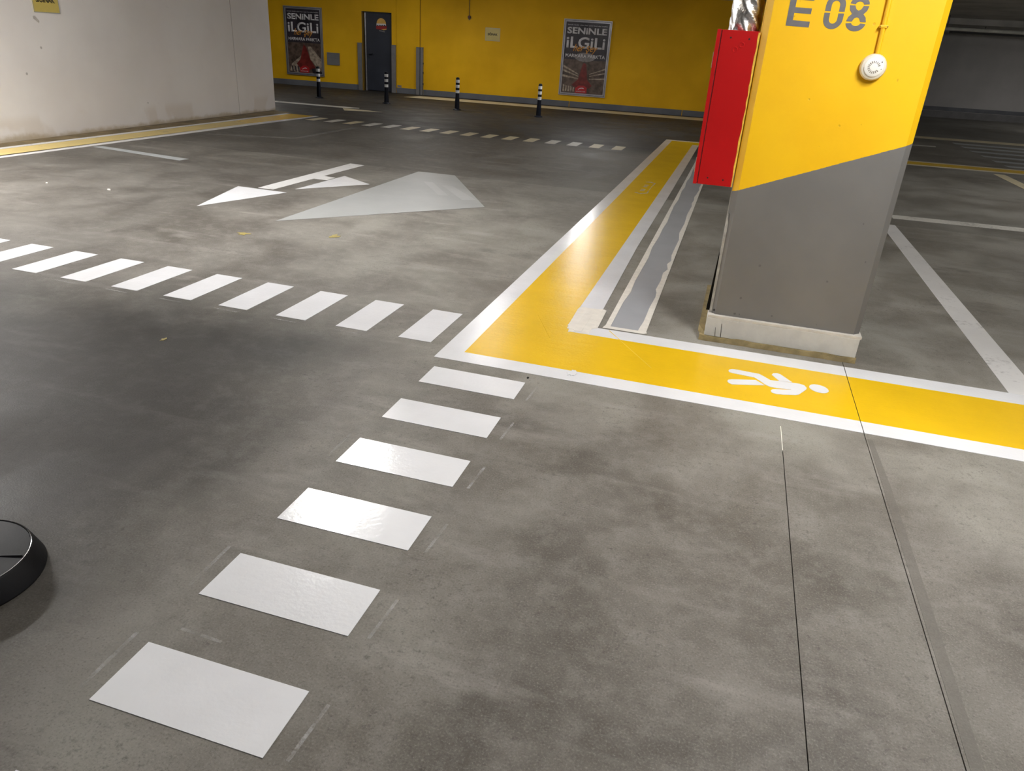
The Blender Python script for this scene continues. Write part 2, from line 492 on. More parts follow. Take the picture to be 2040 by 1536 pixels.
def foil_mat():
    t = NT('aluminium_foil')
    t.col(t.mix(t.ramp(t.noise(9, 3), 0.3, 0.7), (0.72, 0.71, 0.70), (0.88, 0.87, 0.86)))
    t.bsdf.inputs['Metallic'].default_value = 1.0
    t.rough(0.30)
    v = t.n('ShaderNodeTexVoronoi', feature='DISTANCE_TO_EDGE')
    t.set(v.inputs['Vector'], t.mapping((1, 1, 0.55)))
    v.inputs['Scale'].default_value = 26
    t.bump(t.math('ADD', t.noise(34, 4, dist=1.5), t.math('MULTIPLY', v.outputs['Distance'], 0.6)), 0.30, 0.010)
    return t.mat
M['foil'] = foil_mat()

def emit_mat(name, strength, c=(1.0, 0.985, 0.965)):
    t = NT(name)
    t.col((0.9, 0.9, 0.9))
    t.set(t.bsdf.inputs['Emission Color'], c + (1,))
    t.bsdf.inputs['Emission Strength'].default_value = strength
    return t.mat

# ================================================================== SETTING
CEIL = 3.06
XL, XR, YN, YF = -24.0, 24.0, -8.0, 37.0
floor_o = box('floor', XL, YN, -0.20, XR, YF, -0.012, M['joint'])
tag(floor_o, 'grey stained concrete garage floor with saw-cut joints', 'floor', kind='structure')
g = 0.0017
JY, JX = 9.23, 0.84
# cast slabs, 12 mm proud of the joint bed; the near slabs keep a saw cut that stops at the walkway
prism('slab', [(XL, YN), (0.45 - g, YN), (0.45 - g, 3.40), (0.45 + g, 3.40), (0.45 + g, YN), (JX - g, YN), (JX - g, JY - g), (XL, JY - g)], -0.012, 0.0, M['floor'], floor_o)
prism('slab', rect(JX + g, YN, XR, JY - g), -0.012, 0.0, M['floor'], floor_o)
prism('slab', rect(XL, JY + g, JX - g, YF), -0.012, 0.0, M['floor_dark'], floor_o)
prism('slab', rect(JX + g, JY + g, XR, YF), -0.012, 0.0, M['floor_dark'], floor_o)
# dark repair band running beside the right-hand joint
prism('repair_band', [(0.850, YN), (0.888, YN), (0.888, 2.2), (0.884, 3.0), (0.870, 3.42), (0.848, 3.42), (0.851, 3.0)], 0.0, 0.0012, M['band'], floor_o)

box('joint_filler', 0.4485, 3.14, -0.011, 0.4515, 3.395, 0.0006, M['paper'], floor_o)

ceil_o = box('ceiling', XL, YN, CEIL, XR, YF, CEIL + 0.2, M['soffit'])
tag(ceil_o, 'bare concrete ceiling of the garage', 'ceiling', kind='structure')
for yy in (26.0, 31.0):
    bo = box('ceiling_beam', 2.4, yy, CEIL - 0.16, XR, yy + 0.5, CEIL, M['soffit'], ceil_o)

# ---- far yellow wall, local x along the wall, -y towards the viewer
WA = math.radians(5.17)
W0 = (-9.0, 22.68, 0.0)
wall_b = empty('wall_back', W0, WA)
tag(wall_b, 'dim yellow painted wall at the far end with grey foot band', 'wall', kind='structure')
def wall_panel(x0, x1, z0, z1):
    prism('panel', rect(x0, z0, x1, z1), 0.0, 0.30, M['yellow_wall'], wall_b, 'y')
DX0, DX1, DZ = -2.59, -1.63, 2.24
wall_panel(-12.0, DX0, 0, CEIL)
wall_panel(DX0, DX1, DZ, CEIL)
wall_panel(DX1, -1.484, 0, CEIL)
wall_panel(-1.476, -0.735, 0, CEIL)
wall_panel(-0.705, 11.2, 0, CEIL)
prism('joint_backing', rect(-1.49, 0, -0.70, CEIL), 0.05, 0.28, M['cond_dark'], wall_b, 'y')
base_b = empty('baseboard_back', W0, WA)
tag(base_b, 'dark grey painted foot band along the far yellow wall', 'baseboard', kind='structure')
for a, b in ((-12.0, -2.735), (-1.478, -0.82), (-0.60, 3.98), (4.0, 7.34), (7.36, 11.2)):
    prism('band', rect(a, 0, b, 0.158), -0.012, 0.0, M['grey_base'], base_b, 'y')

# door in its reveal
door = empty('door_1', W0, WA)
tag(door, 'dark charcoal metal door with a small round logo in the far yellow wall', 'door', kind='structure')
prism('door_leaf', rect(DX0 + 0.10, 0.015, DX1 - 0.005, DZ - 0.035), 0.12, 0.17, M['charcoal'], door, 'y', 0.004)
prism('backing', rect(DX0, 0.0, DX1, DZ), 0.18, 0.28, M['dark_metal'], door, 'y')
prism('frame', rect(DX0, 0.0, DX0 + 0.012, DZ), 0.0, 0.17, M['cond_dark'], door, 'y')
prism('frame', rect(DX0 + 0.012, DZ - 0.03, DX1, DZ), 0.08, 0.17, M['dark_metal'], door, 'y')
prism('frame', rect(DX0 + 0.060, 0.0, DX0 + 0.098, DZ - 0.03), 0.09, 0.17, M['alu'], door, 'y')
hd = prism('handle', rect(-2.455, 0.94, -2.405, 1.21), 0.105, 0.12, M['dark_metal'], door, 'y', 0.003)
prism('lever', rect(-2.44, 1.055, -2.30, 1.085), 0.055, 0.105, M['dark_metal'], hd, 'y', 0.004)
# logo: bun-shaped dome over a red word block and a swoosh
lg = prism('logo', ellipse(-2.0, 1.925, 0.172, 0.190, 20, 0, math.pi, False), 0.116, 0.12, M['dark_metal'], door, 'y')
prism('logo_dome', ellipse(-2.0, 1.925, 0.150, 0.155, 20, 0, math.pi, False), 0.113, 0.116, M['logo_yellow'], lg, 'y')
wave = [(-2.155, 1.93), (-2.155, 1.865), (-2.12, 1.895), (-2.085, 1.865), (-2.05, 1.895), (-2.0, 1.875), (-1.97, 1.90), (-1.93, 1.875), (-1.90, 1.91), (-1.85, 1.875), (-1.85, 1.925), (-1.90, 1.935), (-2.0, 1.93)]
prism('logo_wave', wave, 0.111, 0.113, M['poster_white'], lg, 'y')
prism('logo_block', [(-2.165, 1.875), (-2.12, 1.855), (-2.06, 1.87), (-2.0, 1.85), (-1.94, 1.875), (-1.88, 1.855), (-1.83, 1.885), (-1.83, 1.80), (-1.90, 1.775), (-2.04, 1.765), (-2.165, 1.775)], 0.111, 0.1155, M['logo_red'], lg, 'y')
prism('logo_swoosh', [(-2.02, 1.772), (-1.93, 1.785), (-1.835, 1.80), (-1.835, 1.772), (-1.92, 1.755)], 0.110, 0.1155, M['logo_yellow'], lg, 'y')
prism('logo_caption', [(-2.07, 1.75), (-1.89, 1.728), (-1.89, 1.695), (-2.07, 1.720)], 0.116, 0.1195, M['grey_post'], lg, 'y')

# guards beside the door and the pier
def guard(x0, x1, h, y0, y1, label, line=False):
    gd = empty('corner_guard', W0, WA)
    prism('guard_plate', rect(x0, 0, x1, h), y0, y1, M['grey_post'], gd, 'y', 0.006)
    prism('guard_cap', rect(x0 - 0.004, h, x1 + 0.004, h + 0.012), y0 - 0.004, y1, M['grey_base'], gd, 'y')
    if line:
        prism('groove', rect((x0 + x1) / 2 + 0.01, 0, (x0 + x1) / 2 + 0.035, h), y0 - 0.002, y0 + 0.001, M['dark_metal'], gd, 'y')
        for zz in (0.88, 0.62, 0.30):
            prism('bolt', rect(x1, zz, x1 + 0.022, zz + 0.05), y0 + 0.02, y0 + 0.05, M['dark_metal'], gd, 'y')
    tag(gd, label, 'wall guard', 'grey upright guards on the far wall')
guard(-2.73, -2.595, 1.35, -0.05, -0.002, 'grey upright guard at the handle side of the charcoal door')
guard(-1.625, -1.49, 1.35, -0.05, -0.002, 'grey upright guard at the hinge side of the charcoal door')
guard(-0.815, -0.605, 1.34, -0.10, -0.002, 'wider grey grooved guard standing alone on the yellow wall right of the door', True)

# ---- white wall on the left, local x runs away from the viewer
LA = math.pi / 2 + math.atan(0.0512)
L0 = (-8.939, 0.0, 0.0)
wall_l = empty('wall_left', L0, LA)
tag(wall_l, 'long white painted concrete wall with stained foot', 'wall', kind='structure')
prism('core', rect(-7.5, 0, 14.55, CEIL), 0.03, 0.30, M['joint'], wall_l, 'y')
prism('panel', rect(-7.5, 0, 13.336, CEIL), 0.0, 0.029, M['white_wall'], wall_l, 'y')
prism('panel', rect(13.357, 0, 14.70, CEIL), 0.0, 0.31, M['white_wall'], wall_l, 'y')

# ---- dim wall far on the right, and the flank that joins it to the yellow wall
RA = math.radians(14.0)
wall_r = empty('wall_right', (7.1, 34.4, 0), RA)
tag(wall_r, 'dim grey wall at the far right behind the column', 'wall', kind='structure')
prism('panel', rect(-6.5, 0, 16, CEIL), 0.0, 0.3, M['far_grey'], wall_r, 'y')
prism('foot_band', rect(-6.5, 0.26, 16, 0.40), -0.02, 0.0, M['grey_base'], wall_r, 'y')
prism('foot_band', rect(-6.5, 0.0, 16, 0.24), -0.06, 0.0, M['grey_post'], wall_r, 'y')
wf = box('wall_side', 2.05, 24.0, 0, 2.3, 33.2, CEIL, M['far_grey'])
tag(wf, 'side wall returning from the yellow wall behind the column', 'wall', kind='structure')

# ================================================================== LAMPS
def lamp(x, y, z, strength, label):
    root = empty('batten_lamp', (x, y, z))
    tag(root, label, 'lamp', 'batten lamps under the ceiling')
    L = 0.75
    prism('housing', [(-0.07, 0.0), (0.07, 0.0), (0.05, 0.07), (-0.05, 0.07)], -L, L, M['lamp_body'], root, 'y')
    prism('diffuser', [(-0.062, -0.001), (-0.045, -0.035), (0.045, -0.035), (0.062, -0.001)], -L + 0.03, L - 0.03, emit_mat('lamp_glow', strength), root, 'y')
    for s in (-1, 1):
        prism('end_cap', [(-0.068, -0.001), (-0.048, -0.038), (0.048, -0.038), (0.068, -0.001)], s * (L - 0.03), s * L, M['lamp_body'], root, 'y')
        tube('hanger_rod', (0, s * 0.5, 0.07), (0, s * 0.5, CEIL - z), 0.006, M['lamp_body'], root, 6)
for a in LAMPS:
    lamp(*a)

# ================================================================== COLUMN
CX0, CX1, CY0, CY1, CH = 0.028, 0.902, 4.475, 5.50, 0.034
col = empty('column', (0, 0, 0))
tag(col, 'square concrete column, yellow above a slanting line, grey below, marked E 08', 'column')
def chamfered(x0, y0, x1, y1, c):
    return [(x0 + c, y0), (x1 - c, y0), (x1, y0 + c), (x1, y1 - c), (x1 - c, y1), (x0 + c, y1), (x0, y1 - c), (x0, y0 + c)]
prism('shaft', chamfered(CX0, CY0, CX1, CY1, CH), 0.165, CEIL, M['column'], col)
pl = prism('plinth', rect(0.018, 4.448, 0.905, 5.53), 0.030, 0.148, M['plinth'], col, 'z', 0.003)
prism('plinth_ledge', [(0.020, 4.449), (0.912, 4.449), (0.912, 5.52), (0.020, 5.52)], 0.148, 0.166, M['plinth_top'], pl, 'z', 0.002)
for x0, x1, zz in ((0.118, 0.121, 0.120), (0.085, 0.087, 0.09)):
    prism('crack', [(x0, 0.03), (x1, 0.03), (x1 - 0.006, zz), (x0 - 0.006, zz)], 4.4468, 4.4478, M['hole'], pl, 'y')
bm = bmesh.new()
pts = []
xs = [-0.010 + 0.046 * i for i in range(21)]
for i, x in enumerate(xs):
    yb = 4.430 + random.uniform(-0.004, 0.004); yt = 4.444 + random.uniform(-0.003, 0.003); zt = 0.032 + random.uniform(-0.004, 0.004)
    pts.append([bm.verts.new((x, yb, 0.0005)), bm.verts.new((x, yt - 0.004, zt)), bm.verts.new((x, 4.47, zt)), bm.verts.new((x, 4.47, 0.0005))])
for A, B in zip(pts[:-1], pts[1:]):
    for k in range(4):
        bm.faces.new((A[k], B[k], B[(k + 1) % 4], A[(k + 1) % 4]))
bm.faces.new(pts[0]); bm.faces.new(pts[-1][::-1])
bm_obj('mortar_bed', bm, M['mortar'], col)
prism('mortar_bed', [(-0.022, 4.60), (0.020, 4.46), (0.020, 5.54), (-0.016, 5.54)], 0.0005, 0.045, M['mortar'], col)
# worn lower part of the left arris and the black rubber strip behind it
prism('chipped_arris', [(CX0 - 0.003, 0.168), (CX0 + 0.012, 0.168), (CX0 + 0.012, 0.72), (CX0 + 0.003, 0.78), (CX0 - 0.003, 0.74)], CY0 + 0.020, CY0 + 0.06, M['chipped'], col, 'y')
prism('rubber_strip', [(0.004, 0.167), (CX0 - 0.003, 0.167), (CX0 - 0.003, 0.50), (CX0 - 0.008, 0.52)], CY0 + 0.06, CY0 + 0.16, M['black_rubber'], col, 'y')
lathe('bolt_head', [(0, -0.003), (0.006, -0.003), (0.007, 0)], M['dark_metal'], col, 10, Matrix.Translation((0.052, CY0 + 0.006, 0.19)) @ Matrix.Rotation(math.pi / 2, 4, 'X') @ Matrix.Scale(-1, 4, (0, 0, 1)))

# stencilled E 08
def ring_pieces(name, cx, cz, rx, rz, w, gap, parts):
    """stencil bow: list of (t0,t1) arcs in radians"""
    for t0, t1 in parts:
        o = ellipse(cx, cz, rx, rz, 14, t0, t1, False)
        i = ellipse(cx, cz, rx - w, rz - w * 0.95, 14, t1, t0, False)
        prism(name, o + i, CY0 - 0.0012, CY0 + 0.001, M['stencil_grey'], col, 'y')
ez = 1.776
prism('letter_e', [(0.141, ez), (0.257, ez - 0.003), (0.257, ez + 0.024), (0.172, ez + 0.027), (0.172, ez + 0.061), (0.254, ez + 0.059), (0.254, ez + 0.085), (0.172, ez + 0.087), (0.172, ez + 0.122), (0.257, ez + 0.120), (0.257, ez + 0.147), (0.141, ez + 0.150)], CY0 - 0.0012, CY0 + 0.001, M['stencil_grey'], col, 'y')
# 0: two halves with a bridge between
def zero_half(sgn, zc):
    cx, rx, w, h, r = 0.366, 0.047, 0.027, 0.078, 0.047
    out = [(cx - rx, zc + sgn * 0.004)] + [(cx - rx * math.cos(t), zc + sgn * (h - r + r * math.sin(t))) for t in [k * math.pi / 12 for k in range(13)]] + [(cx + rx, zc + sgn * 0.004)]
    ri = rx - w
    inn = [(cx + ri, zc + sgn * 0.004)] + [(cx + ri * math.cos(t), zc + sgn * (h - r + (r - w * 0.95) * math.sin(t))) for t in [k * math.pi / 12 for k in range(13)]] + [(cx - ri, zc + sgn * 0.004)]
    prism('numeral_zero', out + inn, CY0 - 0.0012, CY0 + 0.001, M['stencil_grey'], col, 'y')
zero_half(-1, 1.849); zero_half(1, 1.849)
# 8: lower cup, upper cup and the crossed middle
e8 = 0.11
ring_pieces('numeral_eight', 0.478, 1.806, 0.0475, 0.039, 0.026, 0, [(math.pi + e8, 2 * math.pi - e8)])
ring_pieces('numeral_eight', 0.478, 1.888, 0.0455, 0.039, 0.026, 0, [(e8, math.pi - e8)])
mid = [(0.431, 1.811), (0.458, 1.811), (0.466, 1.826), (0.478, 1.832), (0.490, 1.826), (0.498, 1.811), (0.525, 1.811), (0.519, 1.832), (0.505, 1.846), (0.519, 1.862), (0.524, 1.884), (0.498, 1.884), (0.490, 1.868), (0.478, 1.861), (0.466, 1.868), (0.458, 1.884), (0.432, 1.884), (0.437, 1.862), (0.451, 1.846), (0.437, 1.832)]
prism('numeral_eight', mid, CY0 - 0.0012, CY0 + 0.001, M['stencil_grey'], col, 'y')

# conduit and sounder on the column front
cd = empty('conduit', (0.602, CY0, 1.67))
tag(cd, 'yellow painted conduit running down the column front to the round sounder', 'conduit')
tube('pipe', (0.012, -0.012, 0.0), (-0.012, -0.012, CEIL - 1.67), 0.0115, M['column_yellow'], cd)
for zz in (0.125, 0.75):
    xo = 0.012 - 0.024 * zz / 1.39
    cl = box('clip', xo - 0.020, -0.026, zz - 0.007, xo + 0.020, 0.0, zz + 0.007, M['column_yellow'], cd, 0.003)
    for s in (-1, 1):
        tube('clip_screw', (xo + s * 0.017, -0.029, zz), (xo + s * 0.017, -0.024, zz), 0.003, M['cond_dark'], cl, 6)
sd = empty('alarm_sounder', (0.609, CY0, 1.607))
tag(sd, 'round cream alarm sounder with a ring of slots on the column front', 'alarm')
RX = Matrix.Rotation(math.pi / 2, 4, 'X')            # lathe axis z -> -y
lathe('base', [(0, 0), (0.060, 0), (0.064, 0.006), (0.064, 0.020), (0.058, 0.034), (0.047, 0.040), (0.0, 0.040)], M['cream_plastic'], sd, 40, RX)
lathe('face', [(0.0, 0.0398), (0.046, 0.0398), (0.046, 0.043), (0.042, 0.046), (0.0, 0.047)], M['white_plastic'], sd, 36, RX)
bm = bmesh.new()
for k in range(18):
    a = 2 * math.pi * k / 18
    if k in (0, 1): continue
    R = Matrix.Rotation(a, 4, 'Y')
    v0 = len(bm.verts)
    add_poly(bm, [(0.019, -0.0016), (0.030, -0.0024), (0.030, 0.0024), (0.019, 0.0016)], -0.0476, -0.0465, 'y')
    bm.verts.ensure_lookup_table()
    bmesh.ops.transform(bm, matrix=R, verts=bm.verts[v0:])
bm_obj('slots', bm, M['slot'], sd)
lathe('indicator', [(0, 0.046), (0.0028, 0.046), (0.0028, 0.0475), (0, 0.048)], M['hole'], sd, 8, Matrix.Translation((0.033, 0, 0.026)) @ RX)
lathe('indicator', [(0, 0.045), (0.0022, 0.045), (0.0022, 0.0472), (0, 0.0475)], M['slot'], sd, 8, Matrix.Translation((0.036, 0, -0.008)) @ RX)

# ================================================================== RED CABINET + FOIL DUCT
BX0, BX1, BY0, BY1, BZ0, BZ1 = -0.201, 0.022, 4.505, 5.20, 0.928, 1.742
cab = empty('hydrant_cabinet', (0, 0, 0))
tag(cab, 'tall red steel cabinet fixed to the left side of the yellow column', 'cabinet')
box('body', BX0 + 0.026, BY0, BZ0, BX1, BY1, BZ1, M['red'], cab, 0.002)
dr = box('cabinet_door', BX0, BY0 + 0.001, BZ0 - 0.002, BX0 + 0.021, BY1, BZ1 + 0.002, M['red'], cab, 0.002)
box('seam', BX0 + 0.020, BY0 + 0.004, BZ0 + 0.002, BX0 + 0.028, BY1 - 0.004, BZ1 - 0.002, M['red_dark'], cab)
for zz in (1.03, 1.59):
    box('hinge', BX0 - 0.0042, BY0 + 0.02, zz - 0.04, BX0 + 0.002, BY0 + 0.05, zz + 0.04, M['cream_plastic'], dr, 0.001)
for x, z in ((-0.125, 1.705), (-0.028, 1.703), (-0.122, 0.967), (-0.034, 0.963)):
    lathe('screw_hole', [(0, 0), (0.0048, 0), (0.0048, 0.0012), (0, 0.0012)], M['hole'], cab, 10, Matrix.Translation((x, BY0, z)) @ RX)
for k, (x, z) in enumerate(((-0.062, 1.672), (-0.094, 1.648))):
    add = Matrix.Translation((x, BY0, z)) @ RX
    lathe('emboss_ring', [(0.008, 0), (0.010, 0.0022), (0.014, 0.0022), (0.016, 0)], M['red'], cab, 16, add)
# ragged yellow paint along the column side of the cabinet
pts_l, z = [], BZ0
while z < BZ1 - 0.01:
    pts_l.append((BX1 - 0.002 - random.uniform(0.0, 0.008), z)); z += random.uniform(0.03, 0.07)
pts_l.append((BX1 - 0.008, BZ1 - 0.005))
prism('paint_smear', [(BX1 + 0.0005, BZ0)] + [(BX1 + 0.0005, BZ1 - 0.005)] + pts_l[::-1], BY0 - 0.0012, BY0 + 0.001, M['smear'], cab, 'y')

duct = empty('foil_duct', (-0.066, 4.62, BZ1))
tag(duct, 'crumpled silver foil wrapped pipe rising from the red cabinet', 'pipe')
bm = bmesh.new()
SEG, RINGS = 72, 110
H = CEIL - BZ1 - 0.001
rings = []
rnd = random.Random(3)
waves = [(rnd.uniform(2, 9), rnd.uniform(4, 40), rnd.uniform(0, 6.28), rnd.uniform(0.0003, 0.0011)) for _ in range(16)]
for j in range(RINGS + 1):
    zz = H * (j / RINGS)
    rg = []
    crease = math.exp(-zz / 0.07)
    for i in range(SEG):
        t = 2 * math.pi * i / SEG
        r = 0.082
        for na, nz, ph, am in waves:
            r += am * (0.4 + 2.4 * crease) * math.sin(round(na) * t + nz * zz * 2 + ph)
        r -= 0.006 * crease * abs(math.sin(4.0 * t + 60 * zz))
        rg.append(bm.verts.new((r * math.cos(t), r * math.sin(t), zz + 0.0004)))
    rings.append(rg)
for A, B in zip(rings[:-1], rings[1:]):
    for i in range(SEG):
        bm.faces.new((A[i], A[(i + 1) % SEG], B[(i + 1) % SEG], B[i]))
bm.faces.new(rings[0][::-1]); bm.faces.new(rings[-1])
bm_obj('foil_sleeve', bm, M['foil'], duct, True)
lathe('foil_collar', [(0.080, 0.21), (0.0865, 0.212), (0.0865, 0.236), (0.080, 0.238)], M['alu'], duct, 40)

# ================================================================== FLOOR MARKINGS
T = 0.002
# --- pedestrian walkway: near arm, left arm, far arm
wk = empty('pedestrian_walkway', (0, 0, 0))
tag(wk, 'glossy yellow walkway with white borders turning around the column', 'floor marking')
FS = 0.078
yo = lambda x: 16.22 + FS * (x + 1.4)
yo2 = lambda x: yo(x) - 0.17
yi2 = lambda x: yo(x) - 0.64
yi = lambda x: yo(x) - 0.80
XE, XF = 6.5, 13.0
jg = 0.002
Yg, W_ = M['yellow'], M['white']
# near arm, cut by the slab joint
prism('border_line', [(-1.40, 3.48), (JX - jg, 3.48), (JX - jg, 3.612), (-1.268, 3.612)], 0, T, W_, wk)
prism('border_line', rect(JX + jg, 3.48, XE, 3.612), 0, T, W_, wk)
prism('yellow_band', [(-1.268, 3.612), (JX - jg, 3.612), (JX - jg, 4.202), (-0.795, 4.202), (-0.823, 4.40), (-1.268, 4.40)], 0, T, Yg, wk)
prism('yellow_band', rect(JX + jg, 3.612, XE, 4.202), 0, T, Yg, wk)
prism('border_line', [(-0.795, 4.202), (JX - jg, 4.202), (JX - jg, 4.352), (-0.64, 4.345)], 0, T, W_, wk)
prism('border_line', [(JX + jg, 4.202), (XE, 4.202), (XE, 4.352), (JX + jg, 4.352)], 0, T, W_, wk)
# left arm
prism('border_line', [(-1.40, 3.48), (-1.268, 3.612), (-1.262, JY - jg), (-1.392, JY - jg)], 0, T, W_, wk)
prism('border_line', [(-1.392, JY + jg), (-1.262, JY + jg), (-1.27, yo2(-1.27)), (-1.40, yo(-1.40))], 0, T, W_, wk)
prism('yellow_band', [(-1.268, 4.40), (-0.823, 4.40), (-0.823, JY - jg), (-1.262, JY - jg)], 0, T, Yg, wk)
prism('yellow_band', [(-1.262, JY + jg), (-0.823, JY + jg), (-0.823, yi2(-0.823)), (-1.27, yo2(-1.27))], 0, T, Yg, wk)
prism('border_line', [(-0.795, 4.202), (-0.64, 4.345), (-0.642, 4.70), (-0.668, 4.72), (-0.692, 6.6), (-0.688, JY - jg), (-0.823, JY - jg), (-0.823, 4.40)], 0, T, W_, wk)
prism('border_line', [(-0.823, JY + jg), (-0.688, JY + jg), (-0.70, yi(-0.70)), (-0.823, yi2(-0.823))], 0, T, W_, wk)
# far arm
prism('border_line', [(-1.40, yo(-1.40)), (-1.27, yo2(-1.27)), (XF, yo2(XF)), (XF, yo(XF))], 0, T, M['old_cream'], wk)
prism('yellow_band', [(-1.27, yo2(-1.27)), (-0.823, yi2(-0.823)), (XF, yi2(XF)), (XF, yo2(XF))], 0, T, Yg, wk)
prism('border_line', [(-0.823, yi2(-0.823)), (-0.70, yi(-0.70)), (XF, yi(XF)), (XF, yi2(XF))], 0, T, M['old_cream'], wk)
# masking tape left at the inner corner
blob = [(-0.794, 4.190), (-0.802, 4.297), (-0.823, 4.304), (-0.821, 4.388), (-0.829, 4.654), (-0.822, 4.704), (-0.788, 4.710), (-0.770, 4.70), (-0.662, 4.722), (-0.640, 4.706), (-0.638, 4.60), (-0.634, 4.340)]
mt = prism('masking_tape', blob, T, T + 0.0008, M['tape'], wk)
for k in range(3):
    x0 = -0.815 + 0.05 * k
    prism('tape_piece', [(x0, 4.25 - 0.02 * k), (x0 + 0.048, 4.245 - 0.02 * k), (x0 + 0.050, 4.66 + 0.02 * k), (x0 + 0.004, 4.67 + 0.015 * k)], T + 0.0008, T + 0.0014, M['tape'], mt)
# a dried drip of white paint on the near border
rnd = random.Random(5)
dp = []
for k in range(16):
    a = 2 * math.pi * k / 16
    r = rnd.uniform(0.35, 1.0)
    dp.append((-0.632 + 0.030 * r * math.cos(a), 3.575 + 0.052 * r * math.sin(a)))
prism('paint_drip', dp, T, T + 0.003, M['white'], wk)
# drag mark of the brush across the corner
prism('brush_ridge', [(-1.05, 4.42), (-1.046, 4.42), (-0.872, 4.052), (-0.878, 4.050)], T, T + 0.0006, Yg, wk)
prism('brush_ridge', [(-0.56, 4.33), (-0.554, 4.33), (-0.23, 3.84), (-0.233, 3.837)], T, T + 0.0007, M['ridge'], wk)

# --- walking figure
pg = empty('pedestrian_pictogram', (0, 0, 0))
tag(pg, 'white walking person symbol painted on the near yellow walkway', 'floor marking')
BODY = [(0.186, 3.984), (0.189, 4.005), (0.205, 4.022), (0.235, 4.024), (0.31, 4.018), (0.355, 4.015), (0.386, 3.983), (0.414, 3.95), (0.474, 3.96), (0.528, 3.965), (0.568, 3.968), (0.593, 3.957), (0.604, 3.925), (0.6, 3.903), (0.577, 3.856), (0.557, 3.816), (0.541, 3.803), (0.474, 3.778), (0.438, 3.772), (0.417, 3.781), (0.412, 3.799), (0.418, 3.821), (0.433, 3.832), (0.518, 3.861), (0.52, 3.867), (0.446, 3.853), (0.409, 3.856), (0.385, 3.876), (0.354, 3.921), (0.329, 3.951), (0.265, 3.958), (0.213, 3.963), (0.192, 3.969)]
LEG2 = [(0.184, 3.832), (0.188, 3.855), (0.206, 3.869), (0.335, 3.917), (0.381, 3.865), (0.322, 3.841), (0.21, 3.8), (0.191, 3.813)]
ARM = [(0.423, 4.034), (0.431, 4.06), (0.453, 4.072), (0.472, 4.061), (0.53, 3.973), (0.462, 3.961)]
HEAD = [(0.718, 3.929), (0.712, 3.913), (0.703, 3.901), (0.69, 3.892), (0.675, 3.889), (0.66, 3.891), (0.645, 3.897), (0.632, 3.909), (0.623, 3.923), (0.618, 3.94), (0.619, 3.957), (0.624, 3.973), (0.633, 3.986), (0.646, 3.995), (0.662, 3.998), (0.678, 3.996), (0.693, 3.989), (0.705, 3.977), (0.714, 3.962), (0.718, 3.945)]
for nm, pp in (('body', BODY), ('leg', LEG2), ('arm', ARM), ('head', HEAD)):
    prism(nm, pp, T + 0.0002, 2 * T, M['white'], pg)

# --- ghosted stencil further up the left arm
gs = empty('worn_stencil', (0, 0, 0))
tag(gs, 'worn white bracketed stencil on the yellow walkway beside the red cabinet', 'floor marking')
def stroke(name, a, b, w, parent, mat, z0=T):
    ax, ay = a; bx_, by_ = b
    dx, dy = bx_ - ax, by_ - ay
    L = math.hypot(dx, dy); nx, ny = -dy / L * w / 2, dx / L * w / 2
    return film(name, [(ax + nx, ay + ny), (ax - nx, ay - ny), (bx_ - nx, by_ - ny), (bx_ + nx, by_ + ny)], z0 + 0.0006, mat, parent)
for a, b, w in (((-1.11, 9.46), (-1.04, 9.40), 0.035), ((-1.04, 9.40), (-0.96, 9.50), 0.035), ((-0.96, 9.50), (-0.968, 9.70), 0.016),
                ((-1.08, 10.35), (-1.03, 10.40), 0.04), ((-1.03, 10.40), (-0.955, 10.32), 0.035), ((-0.955, 10.32), (-0.966, 10.10), 0.016), ((-0.968, 9.75), (-0.966, 10.05), 0.010)):
    stroke('bracket', a, b, w, gs, M['ghost'])
for y0 in (9.64, 9.74, 9.97, 10.10):
    film('numeral', ellipse(-1.045, y0, 0.032, 0.045, 12), T + 0.0006, M['ghost'], gs)

# --- grey strip with masking tape
st = empty('taped_floor_strip', (0, 0, 0))
tag(st, 'blue-grey floor strip edged with ragged masking tape left of the column', 'floor marking')
prism('grey_paint', rect(-0.585, 4.385, -0.345, 13.2), 0, 0.0012, M['grey_strip'], st)
rnd = random.Random(11)
def ragged(xa, xb, y0, y1, known):
    pts_ = list(known)
    y = pts_[-1][1]
    while y < y1 - 0.3:
        y += rnd.uniform(0.12, 0.55)
        pts_.append((rnd.choice([xa, xb, (xa + xb) / 2]) + rnd.uniform(-0.004, 0.004), y))
    pts_.append(((xa + xb) / 2, y1))
    return pts_
inl = ragged(-0.566, -0.550, 4.4, 13.2, [(-0.559, 4.405), (-0.564, 4.424), (-0.563, 4.641), (-0.563, 4.952), (-0.548, 5.227), (-0.551, 5.276), (-0.558, 5.518)])
prism('masking_tape', [(-0.597, 4.40)] + inl + [(-0.597, 13.2)], 0.0012, 0.0022, M['tape'], st)
inr = ragged(-0.378, -0.356, 4.4, 13.2, [(-0.387, 4.393), (-0.383, 4.491), (-0.375, 4.595), (-0.374, 4.758), (-0.374, 4.906), (-0.363, 5.176), (-0.368, 5.286), (-0.382, 5.367), (-0.376, 5.536), (-0.372, 5.616)])
prism('masking_tape', [(-0.334, 4.40)] + [(-0.334, 13.2)] + inr[::-1], 0.0012, 0.0022, M['tape'], st)
prism('masking_tape', [(-0.607, 4.362), (-0.345, 4.364), (-0.326, 4.385), (-0.334, 4.41), (-0.60, 4.409)], 0.0024, 0.0034, M['tape'], st)

